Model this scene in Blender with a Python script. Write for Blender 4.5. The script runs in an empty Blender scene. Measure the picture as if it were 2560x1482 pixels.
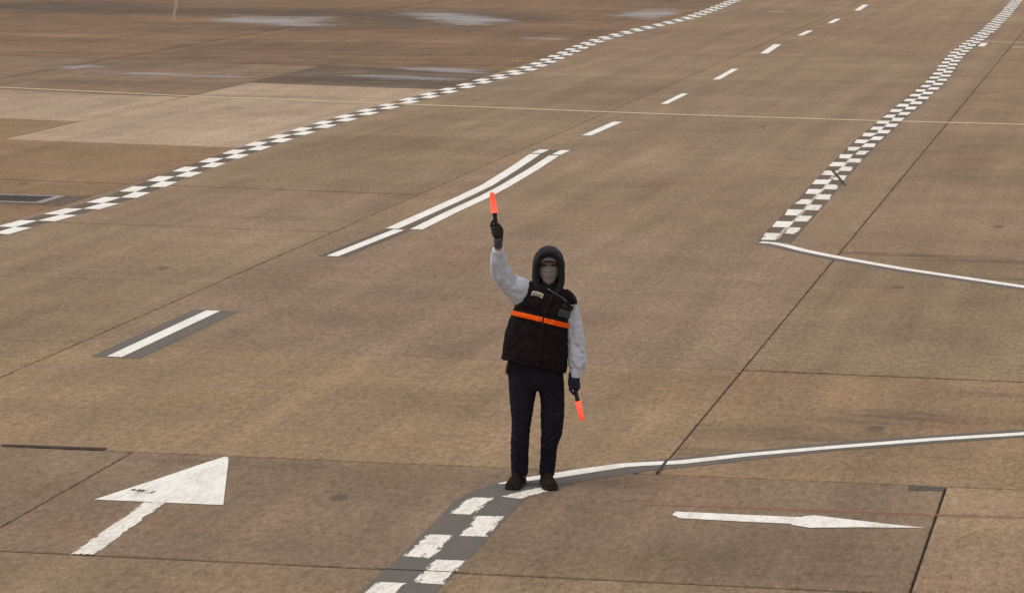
import bpy, bmesh, math, random
from mathutils import Vector, Matrix, noise

random.seed(7)
SC = bpy.context.scene
COL = SC.collection
R = math.radians

# ------------------------------------------------------------------ camera
# ground plan: X runs across the service road, Y along it, origin under the camera
CAM_H = 4.534
YAW, PITCH, ROLL = R(14.1636), R(9.4668), R(0.2565)
cam = bpy.data.cameras.new('camera')
cam.sensor_width = 36.0
cam.lens = 36.0 * 6300 / 2560
cam.clip_start, cam.clip_end = 0.5, 6000
cam.dof.use_dof = True
cam.dof.focus_distance = 19.0
cam.dof.aperture_fstop = 9.0
cam_ob = bpy.data.objects.new('camera', cam)
COL.objects.link(cam_ob)
cam_ob.matrix_world = (Matrix.Translation((0, 0, CAM_H)) @ Matrix.Rotation(YAW, 4, 'Z')
                       @ Matrix.Rotation(math.pi / 2 - PITCH, 4, 'X') @ Matrix.Rotation(-ROLL, 4, 'Z'))
SC.camera = cam_ob

# ------------------------------------------------------------------ overcast sky and sun
SUN_EL, SUN_ROT = R(64), R(240)         # high behind thick cloud, on the viewer's side
world = bpy.data.worlds.new('World')
SC.world = world
world.use_nodes = True
wn, wl = world.node_tree.nodes, world.node_tree.links
sky = wn.new('ShaderNodeTexSky')
sky.sky_type = 'NISHITA'
sky.sun_disc = False
sky.sun_elevation, sky.sun_rotation = SUN_EL, SUN_ROT
sky.air_density, sky.dust_density, sky.ozone_density = 1.6, 4.0, 1.0
hs = wn.new('ShaderNodeHueSaturation')      # cloud cover: nearly grey light
hs.inputs['Saturation'].default_value = 0.08
wl.new(sky.outputs[0], hs.inputs['Color'])
cloud = wn.new('ShaderNodeMix')             # an even sheet of cloud over most of the clear sky
cloud.data_type = 'RGBA'
cloud.inputs[0].default_value = 0.65
cloud.inputs[7].default_value = (7.4, 7.35, 7.5, 1)
wl.new(hs.outputs[0], cloud.inputs[6])
wl.new(cloud.outputs[2], wn['Background'].inputs[0])
wn['Background'].inputs[1].default_value = 0.11
sun = bpy.data.lights.new('sun', 'SUN')
sun.energy, sun.angle, sun.color = 1.3, R(28), (1.0, 0.96, 0.90)
sun_ob = bpy.data.objects.new('sun', sun)
COL.objects.link(sun_ob)
sd = Vector((math.sin(SUN_ROT) * math.cos(SUN_EL), math.cos(SUN_ROT) * math.cos(SUN_EL), math.sin(SUN_EL)))
sun_ob.rotation_euler = sd.to_track_quat('Z', 'Y').to_euler()
sun_ob.location = (0, 20, 30)

SC.view_settings.view_transform = 'Standard'
SC.view_settings.look = 'None'
SC.view_settings.gamma = 1.0
SC.view_settings.use_curve_mapping = False
SC.view_settings.exposure = 0.0


# ------------------------------------------------------------------ node helpers
class NT:
    def __init__(self, name):
        self.m = bpy.data.materials.new(name)
        self.m.use_nodes = True
        self.t = self.m.node_tree
        self.n, self.l = self.t.nodes, self.t.links
        self.b = self.n['Principled BSDF']
        self.out = self.n['Material Output']

    def new(self, kind, **props):
        nd = self.n.new(kind)
        for k, v in props.items():
            setattr(nd, k, v)
        return nd

    def put(self, sock, v):
        if v is None:
            return
        if isinstance(v, bpy.types.NodeSocket):
            self.l.new(v, sock)
        elif isinstance(v, (tuple, list)) and len(v) == 3 and sock.type == 'RGBA':
            sock.default_value = (*v, 1)
        else:
            sock.default_value = v

    def math(self, op, a, b=None, c=None, clamp=False):
        nd = self.new('ShaderNodeMath', operation=op, use_clamp=clamp)
        for i, v in enumerate((a, b, c)):
            self.put(nd.inputs[i], v)
        return nd.outputs[0]

    def vmath(self, op, a, b=None):
        nd = self.new('ShaderNodeVectorMath', operation=op)
        self.put(nd.inputs[0], a)
        if b is not None:
            self.put(nd.inputs[1], b)
        return nd.outputs['Value'] if op in ('LENGTH', 'DISTANCE', 'DOT_PRODUCT') else nd.outputs[0]

    def noise(self, vec, scale, detail=4, rough=0.55, dist=0.0, color=False):
        nd = self.new('ShaderNodeTexNoise')
        self.put(nd.inputs['Vector'], vec)
        nd.inputs['Scale'].default_value = scale
        nd.inputs['Detail'].default_value = detail
        nd.inputs['Roughness'].default_value = rough
        nd.inputs['Distortion'].default_value = dist
        return nd.outputs['Color' if color else 'Fac']

    def ramp(self, v, lo, hi, smooth=True):
        nd = self.new('ShaderNodeMapRange')
        nd.interpolation_type = 'SMOOTHSTEP' if smooth else 'LINEAR'
        self.put(nd.inputs[0], v)
        nd.inputs[1].default_value, nd.inputs[2].default_value = lo, hi
        return nd.outputs[0]

    def rng(self, v, a, b, c, d):
        nd = self.new('ShaderNodeMapRange')
        self.put(nd.inputs[0], v)
        for i, x in enumerate((a, b, c, d)):
            nd.inputs[1 + i].default_value = x
        return nd.outputs[0]

    def mix(self, f, a, b, mode='MIX'):
        nd = self.new('ShaderNodeMix', data_type='RGBA', blend_type=mode)
        self.put(nd.inputs[0], f)
        self.put(nd.inputs[6], a)
        self.put(nd.inputs[7], b)
        return nd.outputs[2]

    def pos(self):
        return self.new('ShaderNodeNewGeometry').outputs['Position']

    def obj(self):
        return self.new('ShaderNodeTexCoord').outputs['Object']

    def bump(self, h, strength=0.3, dist=0.01):
        nd = self.new('ShaderNodeBump')
        nd.inputs['Strength'].default_value = strength
        nd.inputs['Distance'].default_value = dist
        self.put(nd.inputs['Height'], h)
        self.l.new(nd.outputs[0], self.b.inputs['Normal'])

    def set(self, color=None, rough=None, spec=None):
        self.put(self.b.inputs['Base Color'], color)
        self.put(self.b.inputs['Roughness'], rough)
        self.put(self.b.inputs['Specular IOR Level'], spec)
        return self.m


# old dark stains with a shape of their own: x, y, half-width, half-length, strength
STAINS_ROAD = [(-13.0, 42.5, 1.1, 4.5, 0.30), (-11.6, 47.5, 0.9, 3.2, 0.28), (-11.0, 53.0, 1.2, 1.4, 0.35), (-12.4, 83.0, 1.6, 4.0, 0.45), (-10.4, 76.0, 1.2, 2.5, 0.25),
               (-6.2, 36.0, 1.6, 3.0, 0.14), (-7.6, 27.0, 1.8, 1.6, 0.12), (-12.2, 27.0, 1.6, 1.2, 0.14), (-7.0, 60.0, 2.0, 5.0, 0.15), (-8.6, 20.2, 1.2, 1.0, 0.12)]
STAINS_NEAR = [(-2.7, 20.2, 1.0, 0.40, 0.75), (-1.7, 21.1, 0.8, 0.22, 0.8), (-3.35, 19.35, 0.35, 0.30, 0.55), (-2.1, 20.75, 0.9, 0.2, 0.7), (-1.2, 22.2, 0.4, 0.12, 0.6),
               (-2.4, 19.1, 0.9, 0.2, 0.30), (-1.7, 17.0, 0.9, 0.9, 0.28), (-2.9, 30.35, 1.0, 0.14, 1.0), (-1.6, 30.05, 1.0, 0.13, 0.9), (-1.3, 28.75, 0.6, 0.10, 0.7), (-2.2, 38.5, 1.4, 0.4, 0.3),
               (-6.9, 18.2, 0.8, 0.16, 0.6), (-5.6, 15.2, 1.4, 0.7, 0.18), (-2.0, 25.5, 1.5, 1.5, 0.12), (-2.6, 16.3, 1.2, 0.5, 0.15)]
STAINS_LEFT = [(-24.0, 57.5, 3.0, 1.4, 0.8), (-20.5, 49.9, 4.5, 0.35, 0.6), (-17.0, 55.5, 2.6, 2.6, 0.55), (-24.5, 66.0, 2.0, 2.2, 0.4), (-33.0, 81.5, 8.0, 2.4, 1.3), (-27.5, 81.0, 6.0, 2.6, 1.2),
               (-22.5, 78.5, 4.0, 5.5, 1.25), (-38.0, 84.0, 6.0, 4.0, 1.2), (-25.5, 72.2, 3.0, 0.8, 0.8), (-30.0, 66.0, 4.0, 0.7, 0.6), (-26.5, 61.5, 3.0, 0.6, 0.7), (-21.5, 66.5, 2.5, 0.6, 0.6),
               (-22.0, 52.6, 2.6, 0.7, 0.6), (-20.0, 56.0, 1.5, 0.5, 0.6), (-18.8, 71.0, 4.0, 0.9, 0.5), (-16.2, 82.5, 2.4, 3.0, 0.6), (-16.5, 73.5, 2.0, 0.8, 0.6), (-19.0, 61.5, 2.0, 3.0, 0.3), (-28.0, 71.0, 3.5, 1.2, 0.35)]


def concrete(name, stains, joints, wettable=False):
    t = NT(name)
    P = t.pos()
    oi = t.new('ShaderNodeObjectInfo')
    tint, wet = oi.outputs['Color'], oi.outputs['Alpha']

    def mapped(x, y):
        m = t.new('ShaderNodeMapping')
        m.inputs['Scale'].default_value = (x, y, 1.0)
        t.l.new(P, m.inputs['Vector'])
        return m.outputs[0]
    PG = mapped(1.0, 0.46)                  # the tined finish runs along the road
    PL = mapped(0.14, 0.75)
    big = t.noise(P, 0.20, 4, 0.6)
    mid = t.noise(mapped(0.8, 0.5), 1.5, 6, 0.68)
    fine = t.noise(PG, 17, 5, 0.8)
    grain = t.noise(PG, 44, 3, 0.75)
    streak = t.noise(PL, 1.6, 6, 0.70)
    v = t.math('ADD', t.math('MULTIPLY', big, 0.32), t.math('MULTIPLY', mid, 0.42))
    v = t.math('ADD', v, t.math('MULTIPLY', streak, 0.26))
    v = t.rng(v, 0.32, 0.68, 0.0, 1.0)
    c = t.mix(v, (0.166, 0.1085, 0.0665), (0.298, 0.2005, 0.1255))
    # sand grain: light and dark grit
    g = t.math('ADD', t.math('MULTIPLY', fine, 0.6), t.math('MULTIPLY', grain, 0.4))
    gv = t.rng(g, 0.30, 0.70, 0.38, 1.62)
    cc = t.new('ShaderNodeCombineXYZ')
    for i in range(3):
        t.l.new(gv, cc.inputs[i])
    c = t.mix(1.0, c, cc.outputs[0], 'MULTIPLY')
    # tyre-polished lanes along the road
    trk = t.rng(t.noise(mapped(1.3, 0.05), 1.6, 4, 0.6), 0.3, 0.7, 0.86, 1.14)
    tc = t.new('ShaderNodeCombineXYZ')
    for i in range(3):
        t.l.new(trk, tc.inputs[i])
    c = t.mix(1.0, c, tc.outputs[0], 'MULTIPLY')
    # scattered oil drips
    vo = t.new('ShaderNodeTexVoronoi')
    t.l.new(mapped(1.0, 0.6), vo.inputs['Vector'])
    vo.inputs['Scale'].default_value = 0.75
    drip = t.ramp(t.math('SUBTRACT', t.math('MULTIPLY', mid, 0.10), vo.outputs['Distance']), -0.02, 0.015)
    c = t.mix(t.math('MULTIPLY', drip, 0.55), c, (0.055, 0.040, 0.028))
    # reddish and olive patches
    hue = t.noise(P, 0.45, 5, 0.65)
    c = t.mix(t.ramp(hue, 0.50, 0.72), c, t.mix(1.0, c, (1.03, 0.95, 0.92), 'MULTIPLY'))
    c = t.mix(t.ramp(hue, 0.48, 0.28), c, t.mix(1.0, c, (0.97, 1.02, 0.90), 'MULTIPLY'))
    c = t.mix(1.0, c, tint, 'MULTIPLY')
    pit = t.ramp(t.noise(PG, 11, 5, 0.75), 0.60, 0.70)
    c = t.mix(t.math('MULTIPLY', pit, 0.35), c, (0.060, 0.041, 0.027))
    sep = t.new('ShaderNodeSeparateXYZ')
    t.l.new(P, sep.inputs[0])
    # old stains
    if stains:
        n2 = t.noise(PL, 9.0, 6, 0.75)
        tot = None
        for (x, y, rx, ry, sgt) in stains:
            m = t.new('ShaderNodeMapping')
            m.inputs['Location'].default_value = (-x / rx, -y / ry, 0)
            m.inputs['Scale'].default_value = (1 / rx, 1 / ry, 0)
            t.l.new(P, m.inputs['Vector'])
            e = t.new('ShaderNodeMapRange')
            e.interpolation_type = 'SMOOTHSTEP'
            t.l.new(t.vmath('LENGTH', m.outputs[0]), e.inputs[0])
            for i, q in enumerate((0.1, 1.7, sgt, 0.0)):
                e.inputs[1 + i].default_value = q
            tot = e.outputs[0] if tot is None else t.math('MAXIMUM', tot, e.outputs[0])
        st = t.math('MULTIPLY', tot, t.rng(n2, 0.34, 0.62, 0.10, 1.0), clamp=True)
        c = t.mix(t.math('MULTIPLY', st, 0.85), c, (0.060, 0.043, 0.031))
    # dirt and broken edges along the main joints
    jn = t.noise(mapped(1.0, 0.6), 11.0, 5, 0.75)
    lim = t.ramp(jn, 0.47, 0.72)
    for x, w in joints:
        d = t.math('ABSOLUTE', t.math('SUBTRACT', sep.outputs[0], x))
        k = t.math('MULTIPLY', t.ramp(t.math('SUBTRACT', t.math('MULTIPLY', lim, w), d), 0.0, 0.02), 0.6)
        c = t.mix(k, c, (0.062, 0.045, 0.031))
    ro = 0.92
    if wettable:        # damp film on the low slabs: darker and shinier where the water stood
        w1 = t.noise(PL, 0.55, 6, 0.66, 0.3)
        damp = t.math('MULTIPLY', t.math('SUBTRACT', 1.0, wet), t.ramp(w1, 0.38, 0.56))
        c = t.mix(t.math('MULTIPLY', damp, 0.85), c, t.mix(1.0, c, (0.56, 0.48, 0.42), 'MULTIPLY'))
        sk = t.rng(t.noise(PL, 3.2, 6, 0.75, 0.3), 0.32, 0.68, 0.45, 1.55)       # darker and lighter streaks across the damp slabs
        skc = t.new('ShaderNodeCombineXYZ')
        for i in range(3):
            t.l.new(sk, skc.inputs[i])
        c = t.mix(t.math('SUBTRACT', 1.0, wet), c, t.mix(1.0, c, skc.outputs[0], 'MULTIPLY'))
        ro = t.math('SUBTRACT', 0.95, t.math('MULTIPLY', damp, 0.20))
    t.bump(fine, 0.35, 0.004)
    return t.set(c, ro, 0.25)


def paint(name, col, wear=0.5, dirt=0.35, sand=(0.22, 0.16, 0.105), fade=1.0, edge_w=0.16):
    """road paint: worn through along its edges and in patches (the surface below shows), dirty on top"""
    t = NT(name)
    P = t.pos()
    uv = t.new('ShaderNodeUVMap').outputs[0]
    s = t.new('ShaderNodeSeparateXYZ')
    t.l.new(uv, s.inputs[0])
    eu = t.math('MINIMUM', s.outputs[0], t.math('SUBTRACT', 1.0, s.outputs[0]))
    ev = t.math('MULTIPLY', t.math('MINIMUM', s.outputs[1], t.math('SUBTRACT', 1.0, s.outputs[1])), 9.0)
    e = t.math('MINIMUM', eu, ev)
    edge = t.ramp(e, 0.0, edge_w)                       # 0 at the border, 1 inside
    mp = t.new('ShaderNodeMapping')
    mp.inputs['Scale'].default_value = (1.0, 0.28, 1.0)
    t.l.new(P, mp.inputs['Vector'])
    n1 = t.noise(mp.outputs[0], 26, 6, 0.75)
    n2 = t.noise(mp.outputs[0], 6.0, 5, 0.65, 0.5)
    n3 = t.noise(mp.outputs[0], 48, 4, 0.65)
    k = t.math('ADD', t.math('MULTIPLY', n1, 0.55), t.math('MULTIPLY', n2, 0.45))
    thr = t.math('ADD', 0.30 + 0.10 * wear, t.math('MULTIPLY', t.math('SUBTRACT', 1.0, edge), 0.015 + 0.13 * wear))
    a = t.math('MULTIPLY', t.ramp(t.math('SUBTRACT', k, thr), -0.02, 0.045), fade)
    d = t.math('MULTIPLY', t.ramp(t.math('ADD', t.math('MULTIPLY', n2, 0.5), t.math('MULTIPLY', n3, 0.5)), 0.42, 0.68), dirt)
    c = t.mix(d, col, sand)
    t.set(c, 0.8, 0.25)
    t.put(t.b.inputs['Alpha'], a)
    return t.m


def plain(name, col, rough=0.7, var=0.25, scale=40, spec=0.3, bump=0.0, metal=0.0):
    t = NT(name)
    O = t.obj()
    n = t.noise(O, scale, 5, 0.62)
    f = t.rng(n, 0.3, 0.7, 1 - var, 1 + var)
    cc = t.new('ShaderNodeCombineXYZ')
    for i in range(3):
        t.l.new(f, cc.inputs[i])
    c = t.mix(1.0, col, cc.outputs[0], 'MULTIPLY')
    t.set(c, rough, spec)
    t.b.inputs['Metallic'].default_value = metal
    if bump:
        t.bump(t.noise(O, scale * 3, 4), bump, 0.003)
    return t.m


def cloth(name, col, col2=None, weave=900, rough=0.9, sheen=0.15, mottled=0.25, spec=0.12):
    t = NT(name)
    O = t.obj()
    n = t.noise(O, 14, 5, 0.65)
    n2 = t.noise(O, 160, 3, 0.6)
    v = t.math('ADD', t.math('MULTIPLY', n, 0.6), t.math('MULTIPLY', n2, 0.4))
    c = t.mix(t.rng(v, 0.3, 0.7, 0, 1), tuple(x * (1 - mottled) for x in col), col2 or tuple(min(1, x * (1 + mottled)) for x in col))
    t.set(c, rough, spec)
    t.b.inputs['Sheen Weight'].default_value = sheen
    t.b.inputs['Sheen Roughness'].default_value = 0.6
    t.bump(t.math('ADD', t.noise(O, weave, 2), t.math('MULTIPLY', t.noise(O, 60, 4), 2.0)), 0.35, 0.002)
    return t.m


def water_mat():
    t = NT('standing_water')
    P = t.pos()
    uv = t.new('ShaderNodeUVMap').outputs[0]
    sp = t.new('ShaderNodeSeparateXYZ')
    t.l.new(uv, sp.inputs[0])
    mp = t.new('ShaderNodeMapping')
    mp.inputs['Scale'].default_value = (0.16, 0.8, 1.0)
    t.l.new(P, mp.inputs['Vector'])
    n = t.noise(mp.outputs[0], 2.6, 6, 0.68, 0.5)
    depth = t.math('ADD', sp.outputs[0], t.math('MULTIPLY', t.math('SUBTRACT', n, 0.5), 4.6))
    a = t.math('MULTIPLY', t.ramp(depth, 0.15, 0.95), 0.85)
    fr = t.new('ShaderNodeFresnel')
    fr.inputs['IOR'].default_value = 1.33
    gl = t.new('ShaderNodeBsdfGlossy')
    gl.inputs['Roughness'].default_value = 0.08
    gl.inputs['Color'].default_value = (0.86, 0.80, 0.77, 1)
    tr = t.new('ShaderNodeBsdfTransparent')
    tr.inputs['Color'].default_value = (0.62, 0.60, 0.58, 1)
    m1 = t.new('ShaderNodeMixShader')
    t.l.new(fr.outputs[0], m1.inputs[0])
    t.l.new(tr.outputs[0], m1.inputs[1])
    t.l.new(gl.outputs[0], m1.inputs[2])
    tr2 = t.new('ShaderNodeBsdfTransparent')
    m2 = t.new('ShaderNodeMixShader')
    t.l.new(a, m2.inputs[0])
    t.l.new(tr2.outputs[0], m2.inputs[1])
    t.l.new(m1.outputs[0], m2.inputs[2])
    t.l.new(m2.outputs[0], t.out.inputs[0])
    return t.m


M_CONC = concrete('apron_concrete', [], [])
M_CONC_NEAR = concrete('near_lane_concrete', STAINS_NEAR, [(-7.77, .07), (-1.355, .07)])
M_CONC_SIDE = concrete('side_lane_concrete', STAINS_NEAR, [(-3.55, .085)])
M_CONC_ROAD = concrete('road_concrete', STAINS_ROAD, [(-3.55, .085), (-10.15, .07)])
M_CONC_LEFT = concrete('damp_apron_concrete', STAINS_LEFT, [(-25.5, .2), (-19.5, .12)], True)
M_WHITE = paint('white_road_paint', (0.80, 0.76, 0.70), 0.30, 0.30)
M_WHITE_ARROW = paint('scuffed_white_road_paint', (0.80, 0.76, 0.70), 0.42, 0.62, (0.40, 0.35, 0.29), edge_w=0.10)
M_WHITE_OLD = paint('old_white_road_paint', (0.78, 0.73, 0.66), 0.80, 0.50, edge_w=0.24)
M_GREY = paint('grey_road_paint', (0.116, 0.101, 0.090), 0.30, 0.55, (0.165, 0.126, 0.092), edge_w=0.10)
M_GREY_FADED = paint('faded_grey_road_paint', (0.120, 0.104, 0.090), 0.25, 0.5, (0.17, 0.130, 0.092), fade=0.36, edge_w=0.12)
M_GREY_LINE = paint('half_faded_grey_road_paint', (0.125, 0.110, 0.098), 0.25, 0.5, (0.16, 0.125, 0.09), fade=0.45, edge_w=0.10)
M_YELLOW = paint('faded_yellow_paint', (0.64, 0.51, 0.33), 0.45, 0.4, fade=0.8)
M_RED = paint('faded_red_paint', (0.33, 0.13, 0.09), 0.85, 0.6, fade=0.5, edge_w=0.5)
M_PALE = paint('faded_pale_paint', (0.58, 0.48, 0.36), 0.7, 0.5, fade=0.75)
M_TRACE = paint('paint_trace', (0.50, 0.39, 0.24), 0.9, 0.6, fade=0.4, edge_w=0.4)
M_SEAL = plain('joint_sealant', (0.050, 0.037, 0.026), 0.85, 0.4, 8)
M_PATCH = plain('asphalt_patch', (0.085, 0.068, 0.055), 0.9, 0.35, 25, bump=0.3)
M_WATER = water_mat()
M_DARKC = plain('dark_drain_concrete', (0.105, 0.068, 0.047), 0.8, 0.4, 6, bump=0.2)
M_STEEL = plain('galvanised_steel', (0.30, 0.25, 0.22), 0.55, 0.3, 20, metal=0.4)
M_HOLE = plain('drain_shadow_steel', (0.045, 0.036, 0.028), 0.8, 0.3, 20)
M_INK = plain('dark_chalk', (0.10, 0.08, 0.07), 0.9, 0.3, 60)


# ------------------------------------------------------------------ mesh helpers
def mesh_ob(name, verts, faces, mat, parent=None, smooth=False, uvs=None):
    me = bpy.data.meshes.new(name)
    me.from_pydata([tuple(v) for v in verts], [], faces)
    if uvs is not None:
        lay = me.uv_layers.new(name='UVMap')
        for p in me.polygons:
            for li in p.loop_indices:
                lay.data[li].uv = uvs[me.loops[li].vertex_index]
    if smooth:
        me.polygons.foreach_set('use_smooth', [True] * len(me.polygons))
    me.materials.append(mat)
    me.update()
    o = bpy.data.objects.new(name, me)
    COL.objects.link(o)
    if parent:
        o.parent = parent
    return o


def empty(name, loc=(0, 0, 0), rz=0.0):
    o = bpy.data.objects.new(name, None)
    o.empty_display_size = 0.2
    COL.objects.link(o)
    o.location = loc
    o.rotation_euler = (0, 0, rz)
    return o


def struct(o, label=None, group=None):
    o['kind'] = 'structure'
    if label:
        o['label'] = label
    if group:
        o['group'] = group
    return o


def thing(o, label, cat, group=None):
    o['label'], o['category'] = label, cat
    if group:
        o['group'] = group
    return o


# ------------------------------------------------------------------ the apron: slabs of cast concrete with open joints
X0, X1, Y0, Y1 = -72.0, 5.0, 4.0, 128.0
B = 3000.0
ground = mesh_ob('ground', [(-B, -B, 0), (B, -B, 0), (B, B, 0), (-B, B, 0), (X0, Y0, 0), (X1, Y0, 0), (X1, Y1, 0), (X0, Y1, 0)],
                 [(0, 1, 5, 4), (1, 2, 6, 5), (2, 3, 7, 6), (3, 0, 4, 7)], M_CONC)
ground.color = (1, 1, 1, 1)
struct(ground)

pav = mesh_ob('pavement', [(X0, Y0, -0.022), (X1, Y0, -0.022), (X1, Y1, -0.022), (X0, Y1, -0.022)], [(0, 1, 2, 3)], M_SEAL)
struct(pav, 'brown concrete apron of large cast slabs with dark sealed joints')

SKEW = [(4, 0), (10, .05), (15.5, .058), (18.5, .046), (22.8, .005), (30.6, -.03), (35, -.08), (41, -.13), (46, -.19), (54, -.20), (60, -.18), (75, -.12), (100, -.05), (128, 0)]


def interp(tab, v):
    if v <= tab[0][0]:
        return tab[0][1]
    for (a, x), (b, y) in zip(tab, tab[1:]):
        if v <= b:
            k = (v - a) / (b - a)
            return x + (y - x) * k
    return tab[-1][1]


def skew(x, y):
    """the cross joints were not cast quite square to the road"""
    return y + interp(SKEW, y) * (max(x, -45.0) + 5.0)


GAP = {-3.55: 0.011, -10.15: 0.012, -7.77: 0.012, -1.355: 0.017, 15.5: 0.034, 18.5: 0.034, 22.78: 0.012, 30.6: 0.050, 34.35: 0.075,
       22.8: 0.06, 26.45: 0.012, -25.5: 0.05, -19.5: 0.02, 24.8: 0.012, 51.4: 0.10, 55.5: 0.06}
NEAR_ROWS = [4.0, 9.5, 12.5, 15.5, 18.5]
LEFT_ROWS = [18.5, 22.78, 26.45, 30.6, 34.35, 38.2, 42.0, 46.7, 51.4, 55.5, 63.0, 68.0, 73.0, 79.0, 85.0, 92.0, 100.0, 113.0, 128.0]
COLS = [(-72.0, -62.0, LEFT_ROWS), (-62.0, -54.0, LEFT_ROWS), (-54.0, -46.5, LEFT_ROWS), (-46.5, -39.0, LEFT_ROWS), (-39.0, -31.8, LEFT_ROWS),
        (-31.8, -25.5, LEFT_ROWS), (-25.5, -19.5, LEFT_ROWS), (-19.5, -14.75, [18.5, 22.78, 26.45, 30.6, 34.35, 39.1, 50.4, 55.5, 63.0, 68.0, 73.0, 79.0, 85.0, 92.0, 100.0, 113.0, 128.0]),
        (-14.75, -10.15, [18.5, 22.78, 26.45, 30.6, 34.35, 41.5, 48.2, 54.9, 61.6, 68.3, 75.0, 81.7, 88.4, 95.0, 106.0, 117.0, 128.0]),
        (-10.15, -3.55, [18.5, 22.78, 31.6, 40.3, 48.2, 56.0, 64.0, 72.0, 80.0, 88.0, 98.0, 113.0, 128.0]),
        (-3.55, 5.0, [18.5, 22.8, 30.3, 38.1, 46.0, 54.0, 62.0, 70.0, 78.0, 88.0, 98.0, 113.0, 128.0])]
NEAR_COLS = [-72.0, -62.0, -54.0, -46.5, -39.0, -33.0, -27.0, -20.6, -14.2, -7.77, -1.355, 5.0]
rects = [(a, b, c, d) for a, b in zip(NEAR_COLS, NEAR_COLS[1:]) for c, d in zip(NEAR_ROWS, NEAR_ROWS[1:])]
for a, b, rows in COLS:
    rects += [(a, b, c, d) for c, d in zip(rows, rows[1:])]


def slab_tint(cx, cy):
    """the casts differ: pale new slabs beside the road, red-brown damp ones beyond, plain brown ones near"""
    j = random.uniform(0.93, 1.06)
    r, g, b, wet = j * 0.98, j * random.uniform(0.985, 1.015), j * random.uniform(0.96, 1.03), 0.0
    if -19.5 < cx < -14.75 and 39.1 < cy < 50.4:
        r, g, b = 1.52, 1.66, 1.82
    elif -40 < cx < -19.5 and 42 < cy < 46.7:
        r, g, b = 1.48, 1.60, 1.76
    elif cx < -14.75 and 46.7 < cy < 55.5:
        if cx > -19.5:
            r, g, b, wet = 0.66, 0.68, 0.72, 0.85
        else:
            r, g, b, wet = 0.97, 0.95, 0.95, 0.35
    elif cx < -14.75 and cy > 51.4:
        r, g, b, wet = r * 0.92, g * 0.82, b * 0.73, 0.6
    elif cx < -14.75:
        r, g, b = r * 0.94, g * 0.87, b * 0.80
    elif cx > -1.36 and cy < 18.5:
        r, g, b = 1.14, 1.14, 1.14
    elif cx > -3.55:
        r, g, b = r * 1.02, g * 1.0, b * 0.97
    if cy < 18.5 and cx < -1.36:
        r, g, b = r * 0.93, g * 0.93, b * 0.94
    elif 18.5 < cy < 22.8 and cx > -14:
        r, g, b = r * 1.06, g * 1.05, b * 1.02
    elif cx > -3.55 and 22.8 < cy < 30.3:
        r, g, b = r * 0.93, g * 0.96, b * 0.97
    if cy > 60 and cx > -14.75:
        r, g, b = r * 1.02, g * 0.99, b * 0.96
    return (r, g, b, 1.0 - wet)


for (a, b, c, d) in rects:
    ga, gb, gc, gd = (GAP.get(q, 0.007) / 2 for q in (a, b, c, d))
    # the joint lines run a hair off square, as in the place: along X they climb slightly
    x0, x1, y0, y1 = a + ga, b - gb, c + gc, d - gd
    cx, cy = (a + b) / 2, (c + d) / 2
    ch, dp = 0.006, 0.02
    ox, oy = (x0 + x1) / 2, (skew(x0, y0) + skew(x1, y1)) / 2
    vs = []
    for (ex, z) in ((ch, 0.0), (0.0, -0.007), (0.0, -dp)):
        for px, py, sx, sy in ((x0, y0, 1, 1), (x1, y0, -1, 1), (x1, y1, -1, -1), (x0, y1, 1, -1)):
            base = c if sy > 0 else d
            vs.append((px + sx * ex - ox, skew(px, base) + (py - base) + sy * ex - oy, z))
    fs = [(0, 1, 2, 3)]
    for k in (0, 4):
        for i in range(4):
            j = (i + 1) % 4
            fs.append((k + j, k + i, k + 4 + i, k + 4 + j))
    s = mesh_ob('slab', vs, fs, M_CONC_NEAR if cy < 18.5 else M_CONC_SIDE if cx > -3.55 else M_CONC_LEFT if cx < -14.75 else M_CONC_ROAD, pav)
    s.location = (ox, oy, random.uniform(-0.0006, 0.0006))
    s.color = slab_tint(cx, cy)

# raised bead of sealant on one cross joint, an asphalt patch, the diagonal cable cut over the checkered line
def strip(name, pts, w, z, mat, parent=None, uvlen=True, taper=None):
    """a flat painted strip along a polyline; UV x across, UV y along"""
    vs, uvs, fs = [], [], []
    n = len(pts)
    for i, p in enumerate(pts):
        p = Vector(p)
        q0 = Vector(pts[max(0, i - 1)])
        q1 = Vector(pts[min(n - 1, i + 1)])
        t = (q1 - q0).normalized()
        nrm = Vector((t.y, -t.x))
        ww = (w[i] if isinstance(w, (list, tuple)) else w) / 2
        vs += [(p.x - nrm.x * ww, p.y - nrm.y * ww, z), (p.x + nrm.x * ww, p.y + nrm.y * ww, z)]
        v = i / (n - 1)
        uvs += [(0, v), (1, v)]
    for i in range(n - 1):
        fs.append((2 * i, 2 * i + 1, 2 * i + 3, 2 * i + 2))
    return mesh_ob(name, vs, fs, mat, parent, uvs=uvs)


def poly(name, pts, z, mat, parent=None, uvs=None):
    uvs = uvs or [(0.5, 0.5)] * len(pts)
    return mesh_ob(name, [(x, y, z) for x, y in pts], [tuple(range(len(pts)))], mat, parent, uvs=uvs)


def bead(name, p0, p1, w, hgt, mat, seed):
    rnd = random.Random(seed)
    vs, fs = [], []
    n = 26
    for i in range(n + 1):
        k = i / n
        x, y = p0[0] + (p1[0] - p0[0]) * k, p0[1] + (p1[1] - p0[1]) * k
        ww = w * (0.5 + rnd.uniform(-0.09, 0.09)) * (0.6 if i in (0, n) else 1)
        oy = rnd.uniform(-0.05, 0.05) * w
        for dy, z in ((-ww, 0.001), (-ww * 0.5, hgt), (ww * 0.5, hgt), (ww, 0.001)):
            vs.append((x, y + dy + oy, z))
    for i in range(n):
        for j in range(3):
            fs.append((4 * i + j, 4 * i + 4 + j, 4 * i + 5 + j, 4 * i + 1 + j))
    return mesh_ob(name, vs, fs, mat, None, smooth=True)


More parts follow.
